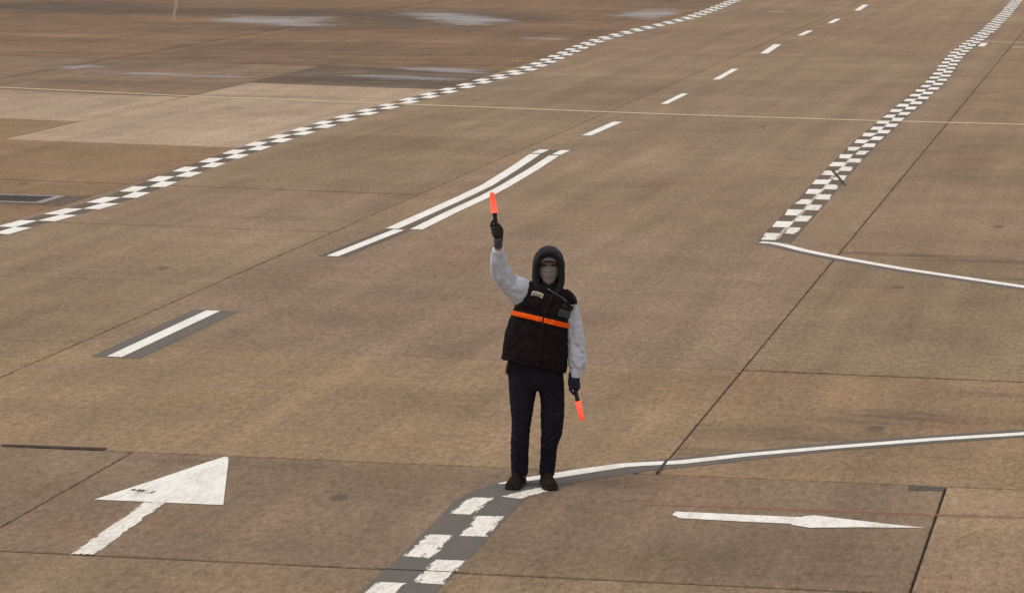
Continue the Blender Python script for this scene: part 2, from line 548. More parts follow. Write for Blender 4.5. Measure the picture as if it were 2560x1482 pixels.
o = bead('pavement_strip', (-8.90, 18.33), (-8.02, 18.40), 0.055, 0.012, M_SEAL, 3)
struct(o, 'dark raised bead of sealant along the joint beyond the big white arrow')
pv = [(-1.625, 18.49), (-1.36, 18.515), (-1.36, 18.635), (-1.63, 18.645)]
o = mesh_ob('pavement_patch', [(x, y, 0.004) for x, y in pv] + [(x, y, -0.003) for x, y in pv],
            [(0, 1, 2, 3), (1, 0, 4, 5), (2, 1, 5, 6), (3, 2, 6, 7), (0, 3, 7, 4)], M_PATCH)
struct(o, 'small dark grey rectangular patch where two slab joints meet')

# ------------------------------------------------------------------ painted markings
def blocks(root, left, width, v0, step, n, first_left, z, mat, jitter=0.02, stretch=None, worn_to=0.0):
    """two rows of white blocks, staggered; left: table of y -> x of the line's outer side"""
    y = v0
    for i in range(n):
        st = step if stretch is None else interp(stretch, y)
        y1 = y + st
        side = (i + (0 if first_left else 1)) % 2
        w = width / 2
        xs = []
        for yy in (y, y1):
            l = interp(left, yy)
            xs.append((l, l + w) if side == 0 else (l + w, l + width))
        e = [random.uniform(-jitter, jitter) * 0.5 for _ in range(8)]
        q = [(xs[0][0] + e[0], y + e[1]), (xs[0][1] + e[2], y + e[3]), (xs[1][1] + e[4], y1 + e[5]), (xs[1][0] + e[6], y1 + e[7])]
        cx, cy = sum(a for a, _ in q) / 4, sum(b for _, b in q) / 4
        o = poly('white_block', [(a - cx, b - cy) for a, b in q], 0, M_WHITE_OLD if y < worn_to and (side == 1 or i % 3 == 0) else mat, root, [(0, 0), (1, 0), (1, 1), (0, 1)])
        o.location = (cx, cy, z)
        y = y1
    return y


# road edge line on the far side of the road
LTAB = [(24, -14.75), (28, -14.72), (30.4, -14.66), (32, -14.53), (33.3, -14.48), (36.2, -14.70), (38.9, -14.86), (41.6, -14.99), (45.2, -15.03), (47.5, -14.98),
        (50, -14.87), (52, -14.77), (55.1, -14.66), (57.9, -14.55), (60.5, -14.65), (62.2, -14.78), (63.7, -14.86), (65.6, -14.98), (67.2, -15.08),
        (68.7, -15.14), (70, -15.15), (72.5, -15.07), (75, -14.93), (77.5, -14.77), (80.6, -14.62), (86, -14.75), (93, -15.05), (100, -15.1)]
ys = [27 + 0.8 * i for i in range(92)]
lm = strip('road_marking', [(interp(LTAB, y) + 0.235, y) for y in ys], 0.47, 0.0020, M_GREY_LINE)
struct(lm, 'white and grey checkered road edge line beside the damp brown slabs')
blocks(lm, LTAB, 0.50, 27.1, 0.64, 112, False, 0.0042, M_WHITE)

# road edge line on the near side, beyond the corner
RTAB = [(31.0, -4.66), (35.3, -4.72), (39, -4.80), (43, -4.84), (47, -4.82), (52, -4.77), (56, -4.74), (60, -4.80), (63, -4.90), (67, -4.92), (72, -4.82),
        (76, -4.77), (84, -4.79), (89, -4.83), (93, -4.89), (100, -4.9)]
ys = [31.05 + 0.8 * i for i in range(84)]
rm = strip('road_marking', [(interp(RTAB, y) + 0.205, y) for y in ys], 0.45, 0.0020, M_GREY_LINE)
struct(rm, 'white and grey checkered road edge line that turns into a plain white line at its corner')
blocks(rm, RTAB, 0.41, 31.25, 0.59, 112, True, 0.0042, M_WHITE, 0.05, worn_to=42.0)
strip('pale_streak', [(interp(RTAB, y) + 0.205 + 0.012 * math.sin(y * 2.1), y) for y in [31.3 + 0.5 * i for i in range(20)]], 0.05, 0.0032, M_PALE, rm)
line = [(-4.62, 31.02), (-4.45, 30.98), (-4.25, 30.77), (-4.0, 30.45), (-3.75, 30.19), (-3.51, 29.96), (-3.1, 29.60), (-2.63, 29.20), (-1.25, 28.23), (0.4, 27.1), (2.5, 25.8)]
strip('white_line', line, 0.135, 0.0042, M_WHITE, rm)
strip('grey_border', [(x - 0.02, y - 0.07) for x, y in line], 0.24, 0.0023, M_GREY, rm)
cut = strip('pavement_groove', [(-4.72, 39.1), (-4.52, 38.2), (-4.33, 37.35), (-4.28, 37.1)], 0.05, 0.0056, M_SEAL)
struct(cut, 'thin dark diagonal cut across the checkered line')

# near edge line: checkered, then bending into a plain white line to the right
near = [(-4.545, 9.0), (-4.545, 12.0), (-4.545, 14.0), (-4.55, 15.0), (-4.555, 16.0), (-4.575, 16.8), (-4.585, 17.3), (-4.575, 17.6), (-4.51, 17.85), (-4.40, 18.06),
        (-4.26, 18.25), (-4.10, 18.42), (-3.93, 18.57), (-3.72, 18.74), (-3.42, 18.96), (-3.0, 19.28), (-2.36, 19.76), (-1.6, 20.22), (-0.87, 20.63), (0.3, 21.25), (2.5, 22.3)]
nw = [0.48, 0.48, 0.48, 0.48, 0.47, 0.48, 0.49, 0.47, 0.44, 0.40, 0.37, 0.35, 0.33, 0.31, 0.30, 0.29, 0.27, 0.27, 0.27, 0.27, 0.27]
nm = strip('road_marking', [(x, y + (0.035 if x > -3.8 else 0.0)) for x, y in near], nw, 0.0020, M_GREY)
struct(nm, 'broad checkered line the marshaller stands on, curving off into a white line')
NB = [[(-4.75, 17.53), (-4.57, 17.55), (-4.59, 17.03), (-4.78, 17.02)], [(-4.575, 17.01), (-4.365, 17.04), (-4.335, 16.46), (-4.535, 16.44)],
      [(-4.765, 16.43), (-4.575, 16.46), (-4.55, 15.82), (-4.77, 15.84)], [(-4.535, 15.81), (-4.315, 15.83), (-4.305, 15.24), (-4.525, 15.23)],
      [(-4.75, 15.20), (-4.54, 15.22), (-4.54, 14.60), (-4.76, 14.60)], [(-4.53, 14.59), (-4.31, 14.59), (-4.31, 13.98), (-4.53, 13.98)],
      [(-4.76, 13.97), (-4.54, 13.97), (-4.54, 13.36), (-4.76, 13.36)],
      [(-4.54, 17.60), (-4.375, 17.565), (-4.22, 17.86), (-4.31, 17.96), (-4.45, 17.84)][:4]]
for q in NB:
    cx, cy = sum(a for a, _ in q) / 4, sum(b for _, b in q) / 4
    o = poly('white_block', [(a - cx, b - cy) for a, b in q][::-1], 0, M_WHITE_OLD, nm, [(0, 0), (1, 0), (1, 1), (0, 1)])
    o.location = (cx, cy, 0.0042)
wl_pts = [(-4.645, 17.98), (-4.56, 18.07), (-4.45, 18.19), (-4.31, 18.31), (-4.14, 18.50), (-3.86, 18.78), (-3.72, 18.86), (-3.43, 18.995), (-3.0, 19.34), (-2.36, 19.77), (-1.6, 20.24), (-0.87, 20.635), (0.3, 21.25), (2.5, 22.3)]
strip('white_line', wl_pts, [0.03, 0.08, 0.11, 0.14, 0.15, 0.13, 0.12, 0.12, 0.105, 0.10, 0.10, 0.10, 0.10, 0.10], 0.0046, M_WHITE, nm)

for pts, w in (([(-4.86, skew(-4.86, 15.5)), (-4.26, skew(-4.26, 15.5))], 0.014), ([(-3.553, 19.08), (-3.546, 18.62)], 0.026)):
    strip('joint_crack', pts, w, 0.0054, M_SEAL, nm)

# centre line: dashes, and the double line between them
dashes = [(-9.52, 22.08, -9.52, 24.80, 0.155, 'short white dash on a grey strip, alone on the concrete'),
          (-9.50, 28.72, -9.37, 31.17, 0.15, 'white dash touching the near end of the double white line'),
          (-9.58, 43.40, -9.55, 45.97, 0.16, 'white lane dash just beyond the double white line'),
          (-9.40, 49.80, -9.42, 52.27, 0.13, 'white lane dash just beyond the thin yellow line'),
          (-9.39, 56.03, -9.47, 59.25, 0.14, 'second white lane dash beyond the thin yellow line'),
          (-9.58, 64.55, -9.74, 68.10, 0.19, 'third white lane dash beyond the thin yellow line, slightly thicker'),
          (-9.66, 72.04, -9.67, 74.35, 0.16, 'fourth white lane dash beyond the thin yellow line'),
          (-9.57, 78.25, -9.60, 80.65, 0.16, 'fifth white lane dash beyond the thin yellow line'),
          (-9.58, 85.75, -9.70, 89.50, 0.18, 'small white lane dash at the top of the road, farthest away')]
for i, (xa, ya, xb, yb, w, lab) in enumerate(dashes):
    n = 5
    pts = [(xa + (xb - xa) * k / n, ya + (yb - ya) * k / n) for k in range(n + 1)]
    if i < 2:
        d = strip('lane_marking', [(x + (0.02 if i == 0 else 0), y) for x, y in pts], 0.50 if i == 0 else 0.36, 0.0020, M_GREY if i == 0 else M_GREY_LINE)
        strip('white_line', [(x, y + (0.03 if k == 0 else -0.03 if k == n else 0)) for k, (x, y) in enumerate(pts)], w, 0.0042, M_WHITE, d)
    else:
        d = strip('lane_marking', pts, w + 0.01, 0.0042, M_WHITE)
    struct(d, lab, 'white lane dashes of the service road')
DA = [(-9.49, 31.22), (-9.47, 33.0), (-9.45, 34.6), (-9.46, 36.0), (-9.60, 38.2), (-9.76, 40.28)]
DB = [(-9.16, 31.22), (-9.17, 33.0), (-9.15, 34.6), (-9.18, 36.0), (-9.28, 38.2), (-9.40, 40.12)]
dl = strip('lane_marking', [((a[0] + b[0]) / 2, (a[1] + b[1]) / 2) for a, b in zip(DA, DB)] + [(-9.57, 40.98)], 0.46, 0.0020, M_GREY_FADED)
struct(dl, 'pair of long white lines on grey in the middle of the road')
strip('white_line', DA, 0.175, 0.0042, M_WHITE, dl)
strip('white_line', DB, 0.165, 0.0042, M_WHITE, dl)
strip('white_line', [(-9.77, 40.42), (-9.77, 40.98)], 0.17, 0.0042, M_WHITE, dl)
strip('white_line', [(-9.40, 40.27), (-9.40, 40.95)], 0.16, 0.0042, M_WHITE, dl)

# the two arrows
ar = empty('road_marking')
struct(ar, 'big white arrow pointing away, with a broad head and worn stem')
poly('arrow_head', [(-7.44, 16.83), (-6.45, 16.89), (-6.66, 17.5), (-6.91, 18.23), (-6.955, 18.345), (-6.99, 18.37), (-7.07, 18.12), (-7.24, 17.50)], 0.0042, M_WHITE_ARROW, ar,
     [(0.02, .1), (.98, .1), (.8, .5), (.9, .8), (.9, .9), (.6, .95), (.1, .8), (.1, .5)])
poly('arrow_stem', [(-6.985, 15.375), (-6.815, 15.395), (-6.855, 16.2), (-6.885, 16.87), (-7.05, 16.84), (-7.015, 16.1)], 0.0045, M_WHITE_OLD, ar,
     [(0, 0), (1, 0), (1, .5), (1, 1), (0, 1), (0, .5)])
# small hand-drawn scribble on the arrow head
strokes = [[(0, .2), (.25, .9), (.55, .2), (.75, .8), (1, .1)], [(1.5, 1), (1.6, 0)], [(1.9, .8), (2.3, .95), (2.35, .2), (1.95, .1), (1.9, .8)], [(2.7, .9), (2.95, .2), (3.3, .9), (2.8, -.7)],
           [(4.1, .1), (4.3, -.1)], [(4.9, 1.1), (4.95, .1), (4.6, 0)], [(5.6, .9), (5.3, .5), (5.65, .05)]]
ang = R(-14)
scr_v, scr_f = [], []
for st in strokes:
    for a, b in zip(st, st[1:]):
        p, q = Vector((a[0] * 0.037, a[1] * 0.075)), Vector((b[0] * 0.037, b[1] * 0.075))
        t = (q - p).normalized()
        nn = Vector((t.y, -t.x)) * 0.0045
        p, q = p - t * .002, q + t * .002
        k = len(scr_v)
        for w in (p - nn, p + nn, q + nn, q - nn):
            scr_v.append((-7.30 + w.x * math.cos(ang) - w.y * math.sin(ang), 17.14 + w.x * math.sin(ang) + w.y * math.cos(ang), 0.0052 + 0.00005 * (k % 40)))
        scr_f.append((k, k + 1, k + 2, k + 3))
mesh_ob('scribble', scr_v, scr_f, M_INK, ar)

ar2 = empty('road_marking')
struct(ar2, 'slim white arrow lying across the lane and pointing to the right')
poly('arrow_stem', [(-3.20, 17.36), (-3.13, 17.275), (-2.7, 17.28), (-2.27, 17.30), (-2.285, 17.50), (-2.7, 17.475), (-3.19, 17.455)], 0.0042, M_WHITE_ARROW, ar2,
     [(0, .5), (0, .2), (.5, .0), (1, .1), (1, .9), (.5, 1), (0, .8)])
poly('arrow_head', [(-2.33, 17.27), (-2.19, 17.215), (-1.85, 17.31), (-1.40, 17.395), (-1.80, 17.475), (-2.21, 17.575), (-2.28, 17.52)], 0.0045, M_WHITE_ARROW, ar2,
     [(0, .3), (.1, 0.05), (.5, .1), (1, .5), (.5, .9), (.1, .95), (0, .7)])

# thin old lines
YL = [(-40, 56.3), (-32, 53.4), (-24.6, 51.0), (-19.4, 49.62), (-15.9, 48.95), (-14.4, 48.67), (-8.6, 47.56), (-5.2, 47.15), (-2.2, 46.92), (2, 46.6)]
struct(strip('road_line', YL, 0.17, 0.0060, M_YELLOW), 'thin faded yellow line running right across the road')
struct(strip('pavement_line', [(-30.5, 76.5), (-31.9, 80.0), (-33.6, 84.5), (-35.6, 89.5), (-38, 95.5)], 0.11, 0.0020, M_TRACE), 'short faded yellow line on the wet concrete at the top')
struct(strip('road_line', [(-3.55, 17.60), (-3.04, 17.66), (-2.2, 17.72), (-1.4, 17.78), (-0.74, 17.86), (1.0, 18.0)], [.02, .07, .09, .09, .11, .1], 0.0020, M_RED), 'faded red line just beyond the slim white arrow')
struct(strip('road_line', [(-4.36, 70.4), (-3.8, 70.22), (-3.2, 70.05), (1.0, 69.0)], 0.22, 0.0020, M_PALE), 'upper one of two thin pale lines beyond the checkered edge')
struct(strip('road_line', [(-3.5, 68.25), (-3.2, 68.1), (1.0, 67.0)], 0.22, 0.0020, M_PALE), 'lower one of two thin pale lines beyond the checkered edge')
struct(strip('road_marking', [(-4.33, 68.3), (-4.31, 69.65)], 0.17, 0.0034, M_WHITE), 'single small white dash beside the checkered line near two pale lines')
struct(strip('pavement_line', [(-12.45, 84.7), (-11.8, 84.3)], 0.28, 0.0020, M_PALE), 'tiny pale dash left of the lane dashes far up the road')


# ------------------------------------------------------------------ standing water
def puddle(pts, label, seed):
    """irregular sheet of water: UV x falls from 1 in the middle to 0 at the rim"""
    rnd = random.Random(seed)
    cx, cy = sum(a for a, _ in pts) / len(pts), sum(b for _, b in pts) / len(pts)
    fine = []
    n = len(pts)
    for i in range(n):
        a, b = pts[i], pts[(i + 1) % n]
        for k in range(6):
            u = k / 6
            x, y = a[0] + (b[0] - a[0]) * u, a[1] + (b[1] - a[1]) * u
            s = 1 + 0.16 * noise.noise(Vector((x * 0.7, y * 0.7, seed)))
            fine.append((cx + (x - cx) * s, cy + (y - cy) * s))
    vs, uvs, fs = [(0, 0, 0)], [(1, 0)], []
    for f, u in ((0.5, 0.75), (1.0, 0.0)):
        for (x, y) in fine:
            vs.append(((x - cx) * f, (y - cy) * f, 0))
            uvs.append((u, 0))
    m = len(fine)
    for i in range(m):
        j = (i + 1) % m
        fs.append((0, 1 + i, 1 + j))
        fs.append((1 + i, 1 + m + i, 1 + m + j, 1 + j))
    o = mesh_ob('water', vs, fs, M_WATER, None, uvs=uvs)
    o.location = (cx, cy, 0.0015)
    return struct(o, label, 'puddles on the apron')


puddle([(-18.4, 55.4), (-16.8, 54.6), (-14.9, 54.4), (-14.8, 55.3), (-16.4, 56.0), (-18.0, 56.3)], 'pale puddle beside the checkered road edge line', 1)
puddle([(-18.0, 57.6), (-16.2, 57.0), (-14.8, 56.6), (-14.9, 57.7), (-16.8, 58.6), (-18.2, 58.4)], 'narrow puddle just beyond the pale puddle at the road edge', 2)
puddle([(-24.6, 55.2), (-22.0, 54.6), (-19.4, 54.2), (-19.3, 54.9), (-22.4, 55.5), (-24.8, 56.2)], 'long thin streak of water along a slab edge', 3)
puddle([(-30.4, 76.8), (-27.6, 73.8), (-24.0, 73.2), (-24.4, 76.2), (-25.8, 79.6), (-29.8, 79.8)], 'large bright puddle at the top beside the faded yellow line', 4)
puddle([(-25.0, 81.0), (-22.0, 76.5), (-20.0, 74.2), (-19.0, 77.4), (-21.4, 81.5), (-24.4, 84.5)], 'large purplish puddle between the damp slabs and the road', 5)
puddle([(-17.4, 80.8), (-15.3, 78.6), (-14.9, 81.6), (-15.4, 85.5), (-17.0, 86.5)], 'puddle touching the far end of the checkered edge line', 6)
puddle([(-26.0, 56.4), (-24.9, 56.0), (-24.5, 57.2), (-25.3, 57.8)], 'small puddle at the corner of two damp slabs', 8)
puddle([(-17.6, 69.4), (-15.6, 68.9), (-15.5, 69.7), (-17.2, 70.2)], 'small pale puddle against the bend of the checkered line', 9)

# ------------------------------------------------------------------ drain grate in its concrete collar
dr = empty('drain', (-15.75, 33.0, 0))
thing(dr, 'rectangular steel drain grate in a dark collar beside the checkered line', 'drain')


def boxv(cx, cy, cz, hx, hy, hz):
    v = [(cx + sx * hx, cy + sy * hy, cz + sz * hz) for sz in (-1, 1) for sy in (-1, 1) for sx in (-1, 1)]
    f = [(0, 2, 3, 1), (4, 5, 7, 6), (0, 1, 5, 4), (2, 6, 7, 3), (0, 4, 6, 2), (1, 3, 7, 5)]
    return v, f


def box(name, c, h, mat, parent, bev=0.0):
    v, f = boxv(*c, *h)
    o = mesh_ob(name, v, f, mat, parent)
    if bev:
        m = o.modifiers.new('b', 'BEVEL')
        m.width, m.segments = bev, 2
    return o


box('collar', (0.03, 0, -0.002), (1.0, 0.54, 0.006), M_DARKC, dr, 0.003)
box('sump_shade', (-0.2, 0.04, 0.003), (0.74, 0.33, 0.004), M_HOLE, dr)  # flat plate, no pit: the shade inside the drain is in its colour
fv, ff = [], []
for c, h in (((-0.18, 0.40, 0.006), (0.86, 0.045, 0.006)), ((-0.18, -0.33, 0.006), (0.86, 0.045, 0.006)), ((0.61, 0.035, 0.0065), (0.07, 0.32, 0.006)), ((-0.97, 0.035, 0.0065), (0.07, 0.32, 0.006))):
    v, f = boxv(*c, *h)
    k = len(fv)
    fv += v
    ff += [tuple(i + k for i in q) for q in f]
mesh_ob('frame', fv, ff, M_STEEL, dr)
for i in range(11):
    box('bar', (-0.86 + i * 0.135, 0.035, 0.009), (0.018, 0.32, 0.004), M_HOLE, dr)


# ================================================================== the marshaller
# local frame of the person: x to the picture's right, -y towards the viewer, z up, feet at the origin
M_SKIN = plain('skin', (0.42, 0.22, 0.145), 0.6, 0.12, 30)
M_VEST = cloth('black_vest_cloth', (0.0135, 0.0098, 0.0098), mottled=0.40, sheen=0.0, spec=0.08)
M_NAVY = cloth('dark_navy_trouser_cloth', (0.0145, 0.0130, 0.0190), mottled=0.35, sheen=0.0, spec=0.08)
M_SWEAT = cloth('light_grey_sweatshirt', (0.45, 0.465, 0.53), (0.57, 0.585, 0.66), 700, 0.95, 0.2, 0.12)
M_HOOD = cloth('black_hood_cloth', (0.019, 0.0155, 0.019), mottled=0.35, sheen=0.03)
M_SCARF = cloth('dark_green_neck_gaiter', (0.0042, 0.0040, 0.0042), (0.0100, 0.0102, 0.0080), mottled=0.4, sheen=0.0, spec=0.05)
M_CAP = cloth('dark_grey_cap', (0.060, 0.052, 0.062), mottled=0.2)
M_MASK = cloth('grey_face_mask', (0.185, 0.172, 0.150), (0.235, 0.220, 0.195), 1200, 0.9, 0.05, 0.1)
M_GLOVE = cloth('black_work_glove', (0.020, 0.017, 0.016), mottled=0.3)
M_CUFFG = cloth('dark_grey_knit', (0.060, 0.053, 0.056), mottled=0.25)
M_GLOVEB = cloth('navy_work_glove', (0.008, 0.009, 0.026), mottled=0.3)
M_ORANGE = cloth('orange_reflective_band', (0.95, 0.095, 0.005), (1.0, 0.14, 0.008), 500, 0.5, 0.0, 0.1)
M_SHOE = plain('dark_brown_suede', (0.019, 0.0125, 0.0075), 0.95, 0.4, 45, spec=0.1, bump=0.3)
M_SOLE = plain('black_rubber', (0.012, 0.010, 0.009), 0.75, 0.3, 30)
M_BADGE = plain('beige_embroidery', (0.46, 0.40, 0.36), 0.9, 0.3, 160)
M_THREAD = plain('brown_embroidery', (0.16, 0.10, 0.085), 0.9, 0.2, 100)
M_STRAP = plain('purple_grey_strap', (0.085, 0.072, 0.105), 0.8, 0.2, 60)
M_STRAPL = plain('pale_strap', (0.20, 0.18, 0.22), 0.8, 0.3, 60)
M_CARD = plain('dark_green_card', (0.020, 0.045, 0.036), 0.35, 0.2, 20, spec=0.5)
M_CLIP = plain('clip_metal', (0.45, 0.44, 0.44), 0.35, 0.1, 20, metal=0.6)
M_DARK = plain('dark_eye', (0.015, 0.010, 0.008), 0.35, 0.1, 20)
M_BROWN = plain('brown_leather', (0.07, 0.032, 0.018), 0.7, 0.3, 30)
M_WANDH = plain('black_wand_handle', (0.022, 0.018, 0.016), 0.5, 0.2, 40)


def wand_light():
    t = NT('lit_red_wand')
    t.set((0.85, 0.10, 0.06), 0.35, 0.5)
    O = t.obj()
    sp = t.new('ShaderNodeSeparateXYZ')
    t.l.new(O, sp.inputs[0])
    k = t.rng(sp.outputs[2], 0.14, 0.284, 0.0, 1.0)         # the bulb sits at the handle end
    t.put(t.b.inputs['Emission Color'], t.mix(k, (1.0, 0.135, 0.070), (1.0, 0.060, 0.026)))
    t.put(t.b.inputs['Emission Strength'], t.rng(k, 0, 1, 0.80, 0.48))
    return t.m


M_LIT = wand_light()


def cat(tab, k):
    """Catmull-Rom through rows of numbers, k in 0..1"""
    n = len(tab) - 1
    f = min(max(k, 0), 1) * n
    i = min(int(f), n - 1)
    u = f - i
    p = [tab[max(0, i - 1)], tab[i], tab[i + 1], tab[min(n, i + 2)]]
    return [0.5 * (2 * b + (c - a) * u + (2 * a - 5 * b + 4 * c - d) * u * u + (3 * b - a - 3 * c + d) * u ** 3) for a, b, c, d in zip(*p)]


def tube_geo(rows, n=28, m=40, fold=0.0, seed=0, caps=True, kx=1.6, ky=26, sup=2.0):
    """tube along rows of (x, y, z, radius in the picture plane, radius in depth), creased by folds"""
    vs, fs = [], []
    for j in range(m + 1):
        k = j / m
        x, y, z, a, b = cat(rows, k)
        p0, p1 = cat(rows, k - 0.01), cat(rows, k + 0.01)
        t = Vector((p1[0] - p0[0], p1[1] - p0[1], p1[2] - p0[2])).normalized()
        side = t.cross(Vector((0, 1, 0)))
        side = side.normalized() if side.length > 0.05 else Vector((1, 0, 0))
        dep = side.cross(t).normalized()
        for i in range(n):
            th = 2 * math.pi * i / n
            c, s = math.cos(th), math.sin(th)
            e = 2.0 / sup
            c2, s2 = math.copysign(abs(c) ** e, c), math.copysign(abs(s) ** e, s)
            d = 0.0
            if fold:
                q = Vector((c * kx + seed, s * kx + t.dot(Vector((x, y, z))) * ky * 0.35, (x + y + z) * ky + c * 1.2 + seed * 3))
                r = noise.noise(q)
                d = fold * ((1 - abs(r) * 2.2) * 0.8 + noise.noise(q * 0.45 + Vector((9, 3, 1))) * 0.9 - 0.45)
            p = Vector((x, y, z)) + side * (a * c2 + d * c) + dep * (b * s2 + d * s)
            vs.append(p)
    for j in range(m):
        for i in range(n):
            q = (i + 1) % n
            fs.append((j * n + i, j * n + q, (j + 1) * n + q, (j + 1) * n + i))
    if caps:
        fs.append(tuple(range(n))[::-1])
        fs.append(tuple(m * n + i for i in range(n)))
    return vs, fs


def tube(name, rows, mat, parent, **kw):
    v, f = tube_geo(rows, **kw)
    return mesh_ob(name, v, f, mat, parent, smooth=True)


def fuse(name, parts, voxel, mat, parent, smooth=4, post=None):
    """several closed shapes grown together into one continuous skin"""
    vs, fs = [], []
    for v, f in parts:
        k = len(vs)
        vs += v
        fs += [tuple(i + k for i in q) for q in f]
    tmp = mesh_ob('tmp', vs, fs, mat)
    bm = bmesh.new()
    bm.from_mesh(tmp.data)
    bmesh.ops.recalc_face_normals(bm, faces=bm.faces)
    bm.to_mesh(tmp.data)
    bm.free()
    md = tmp.modifiers.new('r', 'REMESH')
    md.mode, md.voxel_size = 'VOXEL', voxel
    ms = tmp.modifiers.new('s', 'SMOOTH')
    ms.factor, ms.iterations = 0.5, smooth
    bpy.context.view_layer.update()
    dg = bpy.context.evaluated_depsgraph_get()
    me = bpy.data.meshes.new_from_object(tmp.evaluated_get(dg))
    old = tmp.data
    bpy.data.objects.remove(tmp)
    bpy.data.meshes.remove(old)
    me.name = name
    if post:
        ns = [v.normal.copy() for v in me.vertices]
        for v, nn in zip(me.vertices, ns):
            v.co = post(v.co, nn)
    me.polygons.foreach_set('use_smooth', [True] * len(me.polygons))
    me.materials.clear()
    me.materials.append(mat)
    o = bpy.data.objects.new(name, me)
    COL.objects.link(o)
    o.parent = parent
    return o


def ell(c, r, n=20, m=12):
    vs, fs = [], []
    for j in range(m + 1):
        ph = math.pi * (j + 0.02) / (m + 0.04) - math.pi / 2
        for i in range(n):
            th = 2 * math.pi * i / n
            vs.append(Vector((c[0] + r[0] * math.cos(ph) * math.cos(th), c[1] + r[1] * math.cos(ph) * math.sin(th), c[2] + r[2] * math.sin(ph))))
    for j in range(m):
        for i in range(n):
            q = (i + 1) % n
            fs.append((j * n + i, j * n + q, (j + 1) * n + q, (j + 1) * n + i))
    fs += [tuple(range(n))[::-1], tuple(m * n + i for i in range(n))]
    return vs, fs


PX, PY = -4.40, 18.00
person = empty('person', (PX, PY, 0.005), R(13.736))
thing(person, 'masked person in hood and black vest with orange band, one arm raised, holding two wands', 'person')

HX = 0.136                                   # the head sits off the middle: the weight is on one leg
# ---- body: one continuous skin under the clothes
arm_r = [(0.02, 0.0, 1.41), (-0.06, -0.02, 1.46), (-0.165, -0.06, 1.545), (-0.232, -0.10, 1.635), (-0.238, -0.135, 1.715), (-0.238, -0.17, 1.80), (-0.237, -0.185, 1.865), (-0.243, -0.172, 1.945)]
arm_l = [(0.22, 0.01, 1.38), (0.285, 0.005, 1.345), (0.315, 0.0, 1.25), (0.335, -0.01, 1.12), (0.345, -0.025, 1.0), (0.342, -0.04, 0.91), (0.336, -0.048, 0.84), (0.324, -0.042, 0.795)]
body_parts = [
    tube_geo([(*p, r, r) for p, r in zip(arm_r, (.055, .055, .05, .045, .038, .030, .024, .020))], n=16, m=30),
    tube_geo([(*p, r, r) for p, r in zip(arm_l, (.055, .055, .05, .045, .040, .032, .024, .020))], n=16, m=30),
    tube_geo([(0.035, 0.0, 0.74, .13, .09), (0.03, 0.0, 0.9, .15, .10), (0.045, 0.0, 1.05, .15, .10), (0.07, 0.0, 1.22, .15, .10), (0.105, 0.0, 1.36, .15, .095), (0.125, 0.0, 1.43, .10, .07), (HX, -0.005, 1.50, .055, .055), (HX, -0.01, 1.58, .052, .055)], n=20, m=30),
    tube_geo([(-0.05, 0.0, 0.84, .075, .075), (-0.066, 0.0, 0.62, .065, .065), (-0.076, 0.0, 0.45, .050, .052), (-0.086, 0.01, 0.28, .046, .05), (-0.085, 0.02, 0.10, .036, .04), (-0.085, 0.02, 0.03, .034, .05)], n=16, m=30),
    tube_geo([(0.12, 0.0, 0.84, .075, .075), (0.158, 0.0, 0.62, .065, .065), (0.156, 0.0, 0.44, .050, .052), (0.136, 0.01, 0.28, .046, .05), (0.118, 0.02, 0.10, .036, .04), (0.118, 0.02, 0.03, .034, .05)], n=16, m=30),
    ell((HX, 0.005, 1.70), (.075, .088, .092)), ell((HX, -0.025, 1.625), (.064, .062, .078)), ell((HX, -0.06, 1.575), (.028, .026, .022)),
    tube_geo([(HX, -0.080, 1.695, .009, .010), (HX, -0.096, 1.668, .011, .012), (HX, -0.106, 1.645, .016, .014), (HX, -0.092, 1.632, .014, .012)], n=12, m=12),
    ell((HX - .076, 0.01, 1.665), (.010, .018, .030)), ell((HX + .076, 0.01, 1.665), (.010, .018, .030)),
    tube_geo([(HX - .055, -0.058, 1.712, .008, .008), (HX, -0.080, 1.716, .009, .008), (HX + .055, -0.058, 1.712, .008, .008)], n=10, m=10),
    tube_geo([(HX - .026, -0.078, 1.600, .006, .008), (HX, -0.088, 1.600, .008, .009), (HX + .026, -0.078, 1.600, .006, .008)], n=10, m=10)]
body = fuse('body', body_parts, 0.0065, M_SKIN, person, 3)
for s in (-1, 1):
    v, f = ell((HX + s * 0.031, -0.0775, 1.686), (.0145, .008, .0055), 12, 8)
    mesh_ob('eye', v, f, M_DARK, person, smooth=True)
    tube('eyebrow', [(HX + s * .014, -0.0895, 1.708, .0035, .004), (HX + s * .034, -0.083, 1.713, .004, .004), (HX + s * .052, -0.070, 1.707, .003, .004)], M_DARK, person, n=8, m=8)

# ---- trousers
def trouser_fold(co, n):
    z = co.z
    diag = z * 22 + co.x * 26 * (1 if co.x < 0.04 else -1)
    q = Vector((co.x * 6, co.y * 7, diag))
    r = max(0.0, 1 - abs(noise.noise(q)) * 4.0) * 0.0095 - 0.0045 + noise.noise(Vector((co.x * 6, co.y * 6, z * 4))) * 0.007
    k = 1.25 if z < 0.42 else (0.9 if z < 0.62 else 0.5)
    return co + n * r * k * (0.35 + 0.65 * min(1.0, abs(n.y) * 1.5))


